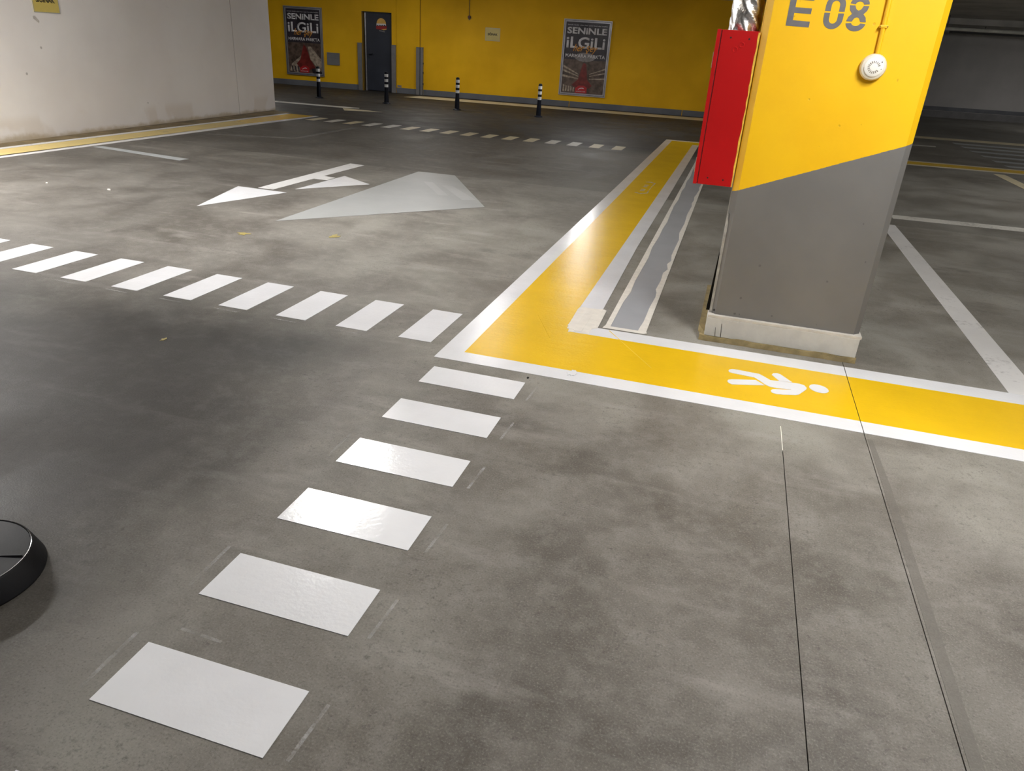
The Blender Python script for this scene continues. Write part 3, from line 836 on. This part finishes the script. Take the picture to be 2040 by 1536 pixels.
# --- dashed crossing lines
ORD = ['first', 'second', 'third', 'fourth', 'fifth', 'sixth', 'seventh', 'eighth', 'ninth', 'tenth', 'eleventh', 'twelfth', 'thirteenth', 'fourteenth', 'fifteenth', 'sixteenth', 'seventeenth']
def spray_line(p0, p1, w, parent):
    stroke('paint_dust', p0, p1, w * 0.5, parent, M['spray'], 0.0)
for k in range(10):
    x1 = -1.498 - 0.4125 * k
    yl = 3.668 + 0.002 * k
    d = prism('crossing_dash', [(x1 - 0.205, yl), (x1, yl), (x1, yl + 0.538), (x1 - 0.205, yl + 0.538)], 0, T, M['white'])
    tag(d, 'fresh white floor dash, %s from the walkway corner in the row running left' % ORD[k], 'floor dash', 'white dashes running left from the walkway corner')
    if k in (1, 2, 3, 4, 5, 6):
        spray_line((x1 - 0.20, yl - 0.05), (x1 - 0.03, yl - 0.055), 0.02, d)
    if k in (0, 3, 5):
        spray_line((x1 - 0.16, yl + 0.58), (x1 + 0.02, yl + 0.585), 0.02, d)
for k in range(7):
    y1 = 3.358 - 0.4265 * k
    d = prism('crossing_dash', rect(-1.348, y1 - 0.213, -0.835, y1), 0, T, M['white'])
    tag(d, 'fresh white floor dash, %s from the walkway corner in the row towards the viewer' % ORD[k], 'floor dash', 'white dashes running towards the viewer')
    if k < 6:
        spray_line((-0.765, y1 - 0.02), (-0.775, y1 - 0.20), 0.022, d)
        if k in (2, 4, 5):
            spray_line((-1.405, y1 + 0.02), (-1.40, y1 - 0.19), 0.026, d)
        if k == 5:
            spray_line((-1.30, y1 + 0.075), (-1.16, y1 + 0.07), 0.02, d)
far_kind = 'cccggcccccccgcc'
for k in range(16):
    x1 = -1.94 - 0.4085 * k
    yl = 13.62 - 0.022 * k if k < 6 else 13.50
    yh = yl + 0.58
    mt_ = M['old_white'] if k in (2, 3, 11, 12, 14) else M['old_cream']
    d = prism('crossing_dash', [(x1 - 0.19, yl), (x1, yl), (x1, yh), (x1 - 0.19, yh)], 0, T, mt_)
    tag(d, 'dim %s floor dash, %s from the yellow walkway in the far row' % ('grey-white' if mt_ is M['old_white'] else 'cream', ORD[k]), 'floor dash', 'dim dashes of the far row')

# --- turn arrow
ar = empty('turn_arrow', (0, 0, 0))
tag(ar, 'white painted straight-and-right lane arrow on the floor', 'floor marking')
prism('arrow_head', [(-4.88, 5.955), (-4.56, 7.0), (-5.17, 7.01)], 0, T, M['white'], ar)
prism('arrow_stem', [(-4.952, 7.06), (-4.770, 7.07), (-4.762, 7.91), (-4.762, 8.14), (-4.748, 9.18), (-4.965, 9.20)], 0, T, M['white_dull'], ar)
prism('arrow_branch', [(-4.762, 7.91), (-4.585, 7.91), (-4.585, 8.11), (-4.762, 8.14)], 0, T, M['white_dull'], ar)
prism('arrow_head', [(-4.585, 7.225), (-4.06, 7.97), (-4.56, 8.29)], 0, T, M['white'], ar)
# --- grey cover patch over an older arrow
cv = empty('paint_patch', (0, 0, 0))
tag(cv, 'large pale grey triangular paint patch hiding an old arrow', 'floor marking')
prism('patch', [(-3.92, 5.81), (-2.46, 7.50), (-3.45, 9.20), (-3.955, 9.18)], 0, T, M['over_grey'], cv)
prism('old_arrow_trace', [(-3.32, 8.42), (-3.20, 8.46), (-2.66, 7.80), (-2.80, 7.72)], T, T + 0.0004, M['over_light'], cv)
prism('old_arrow_trace', [(-3.60, 8.52), (-3.50, 8.56), (-3.02, 7.86), (-3.12, 7.82)], T, T + 0.0004, M['over_light'], cv)

# --- faded strip along the white wall
ws = empty('wall_side_strip', (0, 0, 0))
tag(ws, 'faded yellow floor strip with white edges along the white wall', 'floor marking')
lx = lambda y, o: o - 0.016 * (y - 7.0)
Y0s, Y1s = -5.0, 14.25
prism('border_line', [(lx(Y0s, -9.0), Y0s), (lx(Y0s, -8.90), Y0s), (lx(Y1s, -8.93), Y1s), (lx(Y1s, -9.04), Y1s)], 0, T, M['white_dull'], ws)
prism('yellow_band', [(lx(Y0s, -8.90), Y0s), (lx(Y0s, -8.48), Y0s), (lx(12.2, -8.48), 12.2), (lx(12.2, -8.91), 12.2)], 0, T, M['old_yellow'], ws)
prism('yellow_band', [(lx(12.2, -8.91), 12.2), (lx(12.2, -8.48), 12.2), (lx(Y1s, -8.36), Y1s), (lx(Y1s, -8.93), Y1s)], 0, T, M['yellow'], ws)
prism('border_line', [(-8.45, Y0s), (-8.355, Y0s), (-8.39, Y1s), (lx(Y1s, -8.36), Y1s), (lx(12.2, -8.48), 12.2)], 0, T, M['white_dull'], ws)
es = prism('edge_grime', [(-8.70, Y0s), (-8.80, Y0s), (-9.30, 7.2), (-9.64, 14.6), (-9.20, 14.5), (lx(7, -9.0), 7.0)], 0.0, 0.001, M['grime'], floor_o)

# --- single lines
def line(name, pts, mat, label, group=None):
    o = film(name, pts, 0.0006, mat) if mat is M['faint'] else prism(name, pts, 0, T, mat)
    return tag(o, label, 'floor line', group)
line('bay_line', [(-8.32, 8.25), (-8.28, 8.37), (-6.75, 8.19), (-6.76, 8.03)], M['grey_line'], 'short pale grey line leaving the faded wall strip')
line('bay_line', [(-6.94, 10.98), (-6.82, 10.98), (-6.86, 13.05), (-6.98, 13.05)], M['faint'], 'rubbed-out pale line pointing at the far dashes')
line('bay_line', [(-8.2, 10.36), (-6.86, 10.88), (-6.86, 11.0), (-8.2, 10.48)], M['faint'], 'rubbed-out pale line from the faded wall strip to another rubbed-out line')
line('bay_line', [(1.71, 4.352), (1.885, 4.352), (1.90, JY - 0.01), (1.745, JY - 0.01)], M['white_dull'], 'white bay line running back from the near walkway right of the column')
line('bay_line', [(1.95, 9.66), (9.0, 10.05), (9.0, 10.33), (1.95, 9.91)], M['old_white'], 'dull white line across the bay behind the column, beside the floor joint')
line('bay_line', [(4.50, 10.4), (4.68, 10.4), (4.775, 15.62), (4.58, 15.6)], M['old_cream'], 'cream bay line running up to the far arm of the walkway')
line('lane_line', [(4.3, 22.62), (12, 23.6), (12, 24.4), (4.3, 23.32)], M['old_cream'], 'dim cream line beyond the grey hatching at the far right')
line('lane_line', [(3.3, 20.05), (4.58, 20.28), (4.62, 20.52), (3.3, 20.3)], M['old_white'], 'short dim white line end left of the grey hatching')
for k, (xl, y, h) in enumerate(((5.33, 21.72, 0.40), (5.32, 20.78, 0.38), (5.27, 19.82, 0.36), (5.26, 18.82, 0.34), (5.24, 17.90, 0.32), (5.24, 17.10, 0.26))):
    line('hatch_bar', [(xl, y), (10.5, y + 0.10), (10.5, y + 0.10 + h), (xl, y + h)], M['grey_line'],
         'dim grey hatch bar at the far right, %s from the back wall side' % ORD[k], 'grey hatch bars at the far right')
wl_ = empty('wall_foot_strip', W0, WA)
tag(wl_, 'dull cream strip on the floor along the far yellow wall', 'floor marking')
prism('strip', [(-0.75, -1.42), (-0.55, -0.55), (0, -0.50), (10.0, -0.30), (10.0, -1.25)], 0, T, M['old_cream'], wl_)
fa = empty('lane_arrow', (0, 0, 0))
tag(fa, 'dim white lane arrow lying across the far lane near the bollards', 'floor marking')
prism('arrow_stem', [(-13.0, 16.45), (-13.0, 16.12), (-8.98, 16.46), (-8.70, 16.62), (-8.76, 16.78)], 0, T, M['old_white'], fa)
prism('arrow_head', [(-9.01, 16.40), (-8.69, 15.90), (-7.95, 16.33), (-8.40, 16.40)], 0, T, M['old_cream'], fa)

# --- small litter and splashes
def splash(name, cx, cy, rx, ry, mat, label, cat, seed, h=T, n=14):
    r_ = random.Random(seed)
    pp = []
    for k in range(n):
        a = 2 * math.pi * k / n
        q = r_.uniform(0.35, 1.0)
        pp.append((cx + rx * q * math.cos(a), cy + ry * q * math.sin(a)))
    return tag(prism(name, pp, 0, h, mat), label, cat)
splash('paint_splash', -3.88, 5.27, 0.075, 0.06, M['splash'], 'small yellow paint splash on the floor in front of the white arrow tip', 'paint splash', 1)
splash('paint_splash', -3.19, 5.58, 0.05, 0.09, M['splash'], 'small yellow paint splash in front of the grey triangular patch', 'paint splash', 2)
splash('paint_splash', -2.85, 3.08, 0.018, 0.03, M['splash'], 'tiny brown-yellow paint speck in front of the left dash row', 'paint splash', 3)
splash('leaf_scrap', -0.838, 3.425, 0.008, 0.018, M['black_rubber'], 'tiny black scrap between the walkway border and the nearest dash', 'scrap', 4, 0.003)
def scrap(loc, s, label, seed):
    r_ = random.Random(seed)
    bm = bmesh.new()
    bmesh.ops.create_icosphere(bm, subdivisions=2, radius=1)
    for v in bm.verts:
        k = r_.uniform(0.6, 1.1)
        v.co = (v.co.x * s * k, v.co.y * s * 0.8 * k, max(-0.5, v.co.z * k) * s * 0.5 + s * 0.25)
    o = bm_obj('paper_scrap', bm, M['paper'], None, False, loc)
    return tag(o, label, 'paper scrap', 'white scraps on the floor')
scrap((-6.784, 6.047, 0), 0.013, 'tiny white paper scrap nearer the white wall', 1)
scrap((-6.051, 6.102, 0), 0.022, 'small crumpled pale paper scrap between the wall scrap and the arrow', 2)

# ================================================================== BLACK STAND BASE (left edge)
sb = empty('stand_base', (-2.06, 1.255, 0))
tag(sb, 'round black weighted stand base at the left edge of the floor', 'stand base')
lathe('rubber_rim', [(0, 0), (0.222, 0), (0.224, 0.006), (0.1985, 0.070), (0.1955, 0.0735), (0.190, 0.0735), (0.0, 0.066)], M['black_rubber'], sb, 64)
lathe('cover', [(0.0, 0.067), (0.1895, 0.0735), (0.1895, 0.0745), (0.10, 0.078), (0.045, 0.081), (0.036, 0.09), (0.036, 0.105), (0.0, 0.105)], M['rubber_base'], sb, 64)
lathe('rim_bead', [(0.1900, 0.0735), (0.1912, 0.0762), (0.1935, 0.0768), (0.1952, 0.0755), (0.1957, 0.0735)], M['bead'], sb, 64)
for a in (0.4, 2.5, 4.6):
    bm = bmesh.new()
    add_poly(bm, [(0.05, -0.002), (0.185, -0.002), (0.185, 0.002), (0.05, 0.002)], 0.0740, 0.0795)
    bmesh.ops.transform(bm, matrix=Matrix.Rotation(a, 4, 'Z'), verts=bm.verts)
    bm_obj('seam_rib', bm, M['rubber_base'], sb)

# ================================================================== BOLLARDS
def bollard():
    root = empty('bollard')
    lathe('foot_flange', [(0, 0), (0.105, 0), (0.105, 0.012), (0.085, 0.026), (0.066, 0.03), (0, 0.03)], M['black_plastic'], root, 20)
    lathe('post', [(0.0, 0.03), (0.062, 0.03), (0.058, 0.20), (0.050, 0.30), (0.047, 0.38), (0.047, 0.72), (0.044, 0.75), (0.030, 0.768), (0.0, 0.772)], M['black_plastic'], root, 20)
    for a, b in ((0.645, 0.715), (0.525, 0.595), (0.400, 0.468)):
        lathe('white_band', [(0.047, a), (0.0490, a), (0.0490, b), (0.047, b)], M['bollard_white'], root, 20)
    for k in range(4):
        t = math.pi / 4 + k * math.pi / 2
        tube('anchor_bolt', (0.090 * math.cos(t), 0.090 * math.sin(t), 0.018), (0.090 * math.cos(t), 0.090 * math.sin(t), 0.030), 0.008, M['dark_metal'], root, 6)
    return root
proto = bollard()
spots = [(-10.83, 18.47, 'black bollard with three white bands in front of the poster by the white wall'),
         (-8.92, 18.58, 'black bollard with three white bands in front of the charcoal door'),
         (-6.97, 18.62, 'black white-banded bollard before bare yellow wall, third from the white wall'),
         (-4.84, 18.72, 'black bollard with three white bands nearest the right-hand poster')]
for i, (x, y, lb) in enumerate(spots):
    if i == 0:
        o = proto
    else:
        o = proto.copy(); COL.objects.link(o)
        for ch in proto.children:
            c = ch.copy(); COL.objects.link(c); c.parent = o
    o.location = (x, y, 0)
    tag(o, lb, 'bollard', 'bollards before the far wall')

# ================================================================== THINGS ON THE FAR WALL
def poster(s0, s1, z0, z1, label, bright):
    root = empty('poster_frame', W0, WA)
    tag(root, label, 'poster', 'framed posters on the far wall')
    fwid = 0.07
    # mitred aluminium snap frame
    for pts_ in ([(s0, z0), (s1, z0), (s1 - fwid, z0 + fwid), (s0 + fwid, z0 + fwid)], [(s0, z1), (s1, z1), (s1 - fwid, z1 - fwid), (s0 + fwid, z1 - fwid)],
                 [(s0, z0), (s0 + fwid, z0 + fwid), (s0 + fwid, z1 - fwid), (s0, z1)], [(s1, z0), (s1 - fwid, z0 + fwid), (s1 - fwid, z1 - fwid), (s1, z1)]):
        prism('frame_bar', pts_, -0.045, -0.004, M['alu'], root, 'y')
    q = 0.025
    for pts_ in (rect(s0 + q, z0 + q, s1 - q, z0 + q + 0.012), rect(s0 + q, z1 - q - 0.012, s1 - q, z1 - q), rect(s0 + q, z0 + q, s0 + q + 0.012, z1 - q), rect(s1 - q - 0.012, z0 + q, s1 - q, z1 - q)):
        prism('frame_groove', pts_, -0.0462, -0.044, M['charcoal'], root, 'y')
    a0, a1, b0, b1 = s0 + fwid, s1 - fwid, z0 + fwid, z1 - fwid
    W, Hh = a1 - a0, b1 - b0
    P = lambda u, v: (a0 + u * W, b0 + v * Hh)
    sheet = prism('poster_sheet', rect(a0, b0, a1, b1), -0.012, -0.004, M['poster_dark'], root, 'y')
    y0, y1 = -0.0135, -0.0121
    def shape(nm, pts_, mat, lift=0):
        prism(nm, [P(*p) for p in pts_], y0 - 0.0012 * lift, y1 - 0.0012 * lift, M[mat], sheet, 'y')
    shape('picture_ground', [(0.0, 0.0), (1, 0.0), (1, 0.48), (0.0, 0.48)], 'poster_brown')
    if bright:
        shape('round_ceiling', [(0.5 + 0.24 * math.cos(t), 0.52 + 0.065 * math.sin(t)) for t in [k * math.pi / 9 for k in range(18)]], 'poster_grey', 1)
        for v in (0.40, 0.34, 0.26):
            shape('gallery_line', [(0.0, v), (0.38, v - (v - 0.22) * 0.55 - 0.02), (0.38, v - (v - 0.22) * 0.55 - 0.035), (0.0, v - 0.03)], 'poster_beige', 1)
            shape('gallery_line', [(1.0, v - 0.02), (0.64, v - (v - 0.22) * 0.5 - 0.02), (0.64, v - (v - 0.22) * 0.5 - 0.03), (1.0, v - 0.04)], 'poster_beige', 1)
        shape('gown', [(0.50, 0.44), (0.545, 0.42), (0.58, 0.28), (0.60, 0.20), (0.72, 0.12), (0.66, 0.08), (0.30, 0.09), (0.24, 0.12), (0.38, 0.20), (0.44, 0.36), (0.47, 0.43)], 'poster_red', 2)
        shape('spire', [(0.495, 0.44), (0.515, 0.44), (0.508, 0.485)], 'poster_dark', 2)
        for k in range(5):
            shape('chairs', [(0.03 + 0.06 * k, 0.02), (0.065 + 0.06 * k, 0.02), (0.07 + 0.06 * k, 0.11 - 0.008 * k), (0.035 + 0.06 * k, 0.12 - 0.008 * k)], 'poster_beige', 1)
    else:
        shape('terrace', [(0.60, 0.42), (0.68, 0.43), (1.0, 0.22), (1.0, 0.03), (0.92, 0.05), (0.66, 0.22)], 'poster_beige', 1)
        shape('terrace', [(0.44, 0.37), (0.40, 0.28), (0.10, 0.14), (0.02, 0.02), (0.30, 0.0), (0.40, 0.10)], 'poster_beige', 1)
        shape('gown', [(0.48, 0.46), (0.56, 0.40), (0.64, 0.24), (0.80, 0.09), (0.62, 0.05), (0.36, 0.05), (0.24, 0.14), (0.36, 0.22), (0.44, 0.38)], 'poster_red', 2)
        shape('shadow', [(0.64, 0.12), (0.80, 0.09), (1.0, 0.03), (1.0, 0.0), (0.72, 0.0)], 'poster_dark', 2)
        for k in range(3):
            shape('chairs', [(0.10 + 0.09 * k, 0.01), (0.14 + 0.09 * k, 0.01), (0.12 + 0.09 * k, 0.10), (0.08 + 0.09 * k, 0.11)], 'poster_dark', 2)
    shape('logo_block', [(0.33, 0.005), (0.61, 0.005), (0.61, 0.085), (0.54, 0.115), (0.42, 0.115), (0.33, 0.075)], 'poster_logo', 3)
    lc = [P(0.40, 0.062), P(0.45, 0.080), P(0.50, 0.085), P(0.54, 0.078), P(0.54, 0.070), P(0.49, 0.074), P(0.44, 0.068), P(0.41, 0.052)]
    prism('logo_arc', lc, y0 - 0.006, y0 - 0.004, M['poster_white'], sheet, 'y')
    text_obj('logo_caption', 'MARMARA PARK', *P(0.36, 0.022), 0.22 * W, 0.012 * Hh, y0 - 0.005, M['poster_white'], sheet, 0.01)
    tc_ = text_obj('top_caption', 'Sende farklı olan her şeyi burada keşfet', *P(0.03, 0.948), 0.93 * W, 0.020 * Hh, y0, M['poster_white'], sheet, 0.0)
    tc_['kind'] = 'stuff'
    text_obj('headline', 'SENiNLE', *P(0.035, 0.838), 0.92 * W, 0.092 * Hh, y0, M['poster_white'], sheet, 0.032)
    text_obj('headline', 'iLGiLi', *P(0.035, 0.640), 0.90 * W, 0.160 * Hh, y0, M['poster_white'], sheet, 0.022)
    text_obj('script_word', 'her şey', *P(0.20, 0.565), 0.58 * W, 0.135 * Hh, y0 - 0.002, M['poster_orange'], sheet, 0.012, 0.45)
    text_obj('headline', "MARMARA PARK'TA", *P(0.035, 0.512), 0.93 * W, 0.050 * Hh, y0 - 0.003, M['poster_white'], sheet, 0.02)
poster(-5.14, -3.87, 0.31, 2.26, 'framed dark poster with white headline beside the charcoal door and white wall', False)
poster(3.645, 5.04, 0.325, 2.37, 'framed dark poster with white headline on the right of the yellow wall', True)

vt = empty('wall_vent', W0, WA)
tag(vt, 'square grey louvred vent between the left poster and the door', 'vent')
prism('vent_box', rect(-3.76, 0.67, -3.345, 1.025), -0.004, -0.001, M['grey_base'], vt, 'y')
for pts_ in (rect(-3.76, 0.67, -3.345, 0.695), rect(-3.76, 1.0, -3.345, 1.025), rect(-3.76, 0.695, -3.735, 1.0), rect(-3.37, 0.695, -3.345, 1.0)):
    prism('vent_frame', pts_, -0.028, -0.004, M['grey_post'], vt, 'y')
for k in range(9):
    zz = 0.702 + 0.033 * k
    bm = bmesh.new()
    add_poly(bm, [(-0.022, zz), (-0.018, zz), (-0.006, zz + 0.028), (-0.010, zz + 0.028)], -3.733, -3.372, 'x')
    bm_obj('slat', bm, M['grey_post'], vt)

def sign(root, x0, z0, mat, wtext, ztext, htext):
    pl_ = prism('sign_plate', rect(x0, z0, x0 + 0.45, z0 + 0.35), -0.008, -0.002, M[mat], root, 'y', 0.001)
    for pts_ in (rect(x0, z0, x0 + 0.45, z0 + 0.008), rect(x0, z0 + 0.342, x0 + 0.45, z0 + 0.35), rect(x0, z0, x0 + 0.008, z0 + 0.35), rect(x0 + 0.442, z0, x0 + 0.45, z0 + 0.35)):
        prism('rim', pts_, -0.0095, -0.007, M['grey_line'], root, 'y')
    text_obj('lettering', 'SIĞINAK', x0 + 0.225 - wtext / 2, ztext, wtext, htext, -0.0082, M['ink'], root, 0.03)
s1 = empty('shelter_sign', W0, WA)
tag(s1, 'small cream sign reading SIĞINAK on the far yellow wall', 'sign', 'shelter signs')
sign(s1, 1.305, 1.655, 'sign_pale', 0.30, 1.80, 0.085)
s2 = empty('shelter_sign', L0, LA)
tag(s2, 'yellow sign reading SIĞINAK on the white wall', 'sign', 'shelter signs')
sign(s2, 8.72, 1.603, 'sign', 0.325, 1.728, 0.085)
sm_ = empty('tape_remnant', L0, LA)
tag(sm_, 'grey smear of old tape below the yellow sign on the white wall', 'tape remnant')
prism('smear', [(8.69, 1.555), (8.725, 1.56), (8.785, 1.495), (8.775, 1.47), (8.69, 1.525)], -0.0015, 0.0, M['tape_grey'], sm_, 'y')
sk = empty('wall_sticker', W0, WA)
tag(sk, 'tiny white sticker low on the yellow wall right of the door', 'sticker')
prism('sticker', [(-1.45, 0.175), (-1.32, 0.165), (-1.32, 0.228), (-1.45, 0.238)], -0.002, -0.0005, M['poster_grey'], sk, 'y')

fs = empty('alarm_beacon', W0, WA)
tag(fs, 'small dark red alarm beacon hanging on a pipe on the far yellow wall', 'alarm')
tube('pipe', (0.80, -0.014, 2.29), (0.795, -0.014, CEIL), 0.013, M['cond_dark'], fs)
lathe('base', [(0, 0), (0.055, 0), (0.055, 0.02), (0.0, 0.02)], M['cond_dark'], fs, 16, Matrix.Translation((0.805, -0.001, 2.245)) @ RX)
lathe('dome', [(0.042, 0.02), (0.042, 0.04), (0.028, 0.058), (0, 0.064)], M['poster_dark'], fs, 16, Matrix.Translation((0.805, -0.001, 2.255)) @ RX)
lathe('lens', [(0.018, 0.062), (0.014, 0.070), (0, 0.072)], M['logo_red'], fs, 12, Matrix.Translation((0.805, -0.001, 2.255)) @ RX)
prism('label', rect(0.785, 2.175, 0.825, 2.20), -0.02, -0.001, M['grey_post'], fs, 'y')

# ---- services under the ceiling far on the right
pp = empty('ceiling_pipe', (0, 0, 0))
tag(pp, 'thin pale pipe under the dark ceiling at the far right', 'pipe')
tube('pipe', (2.6, 24.6, 2.72), (16, 25.6, 2.72), 0.045, M['pipe_white'], pp)
for x in (5.0, 8.0, 11.0):
    tube('hanger', (x, 24.6 + (x - 2.6) * 0.0746, 2.76), (x, 24.6 + (x - 2.6) * 0.0746, CEIL), 0.010, M['dark_metal'], pp, 6)
ct = empty('cable_tray', (0, 0, 0))
tag(ct, 'dark cable tray under the ceiling behind the thin pale pipe', 'cable tray')
box('tray', 5.6, 26.9, 2.72, 18, 27.3, 2.80, M['pipe_dark'], ct)
for x in (6.5, 9.5, 12.5):
    tube('hanger', (x, 27.1, 2.80), (x, 27.1, CEIL), 0.010, M['dark_metal'], ct, 6)
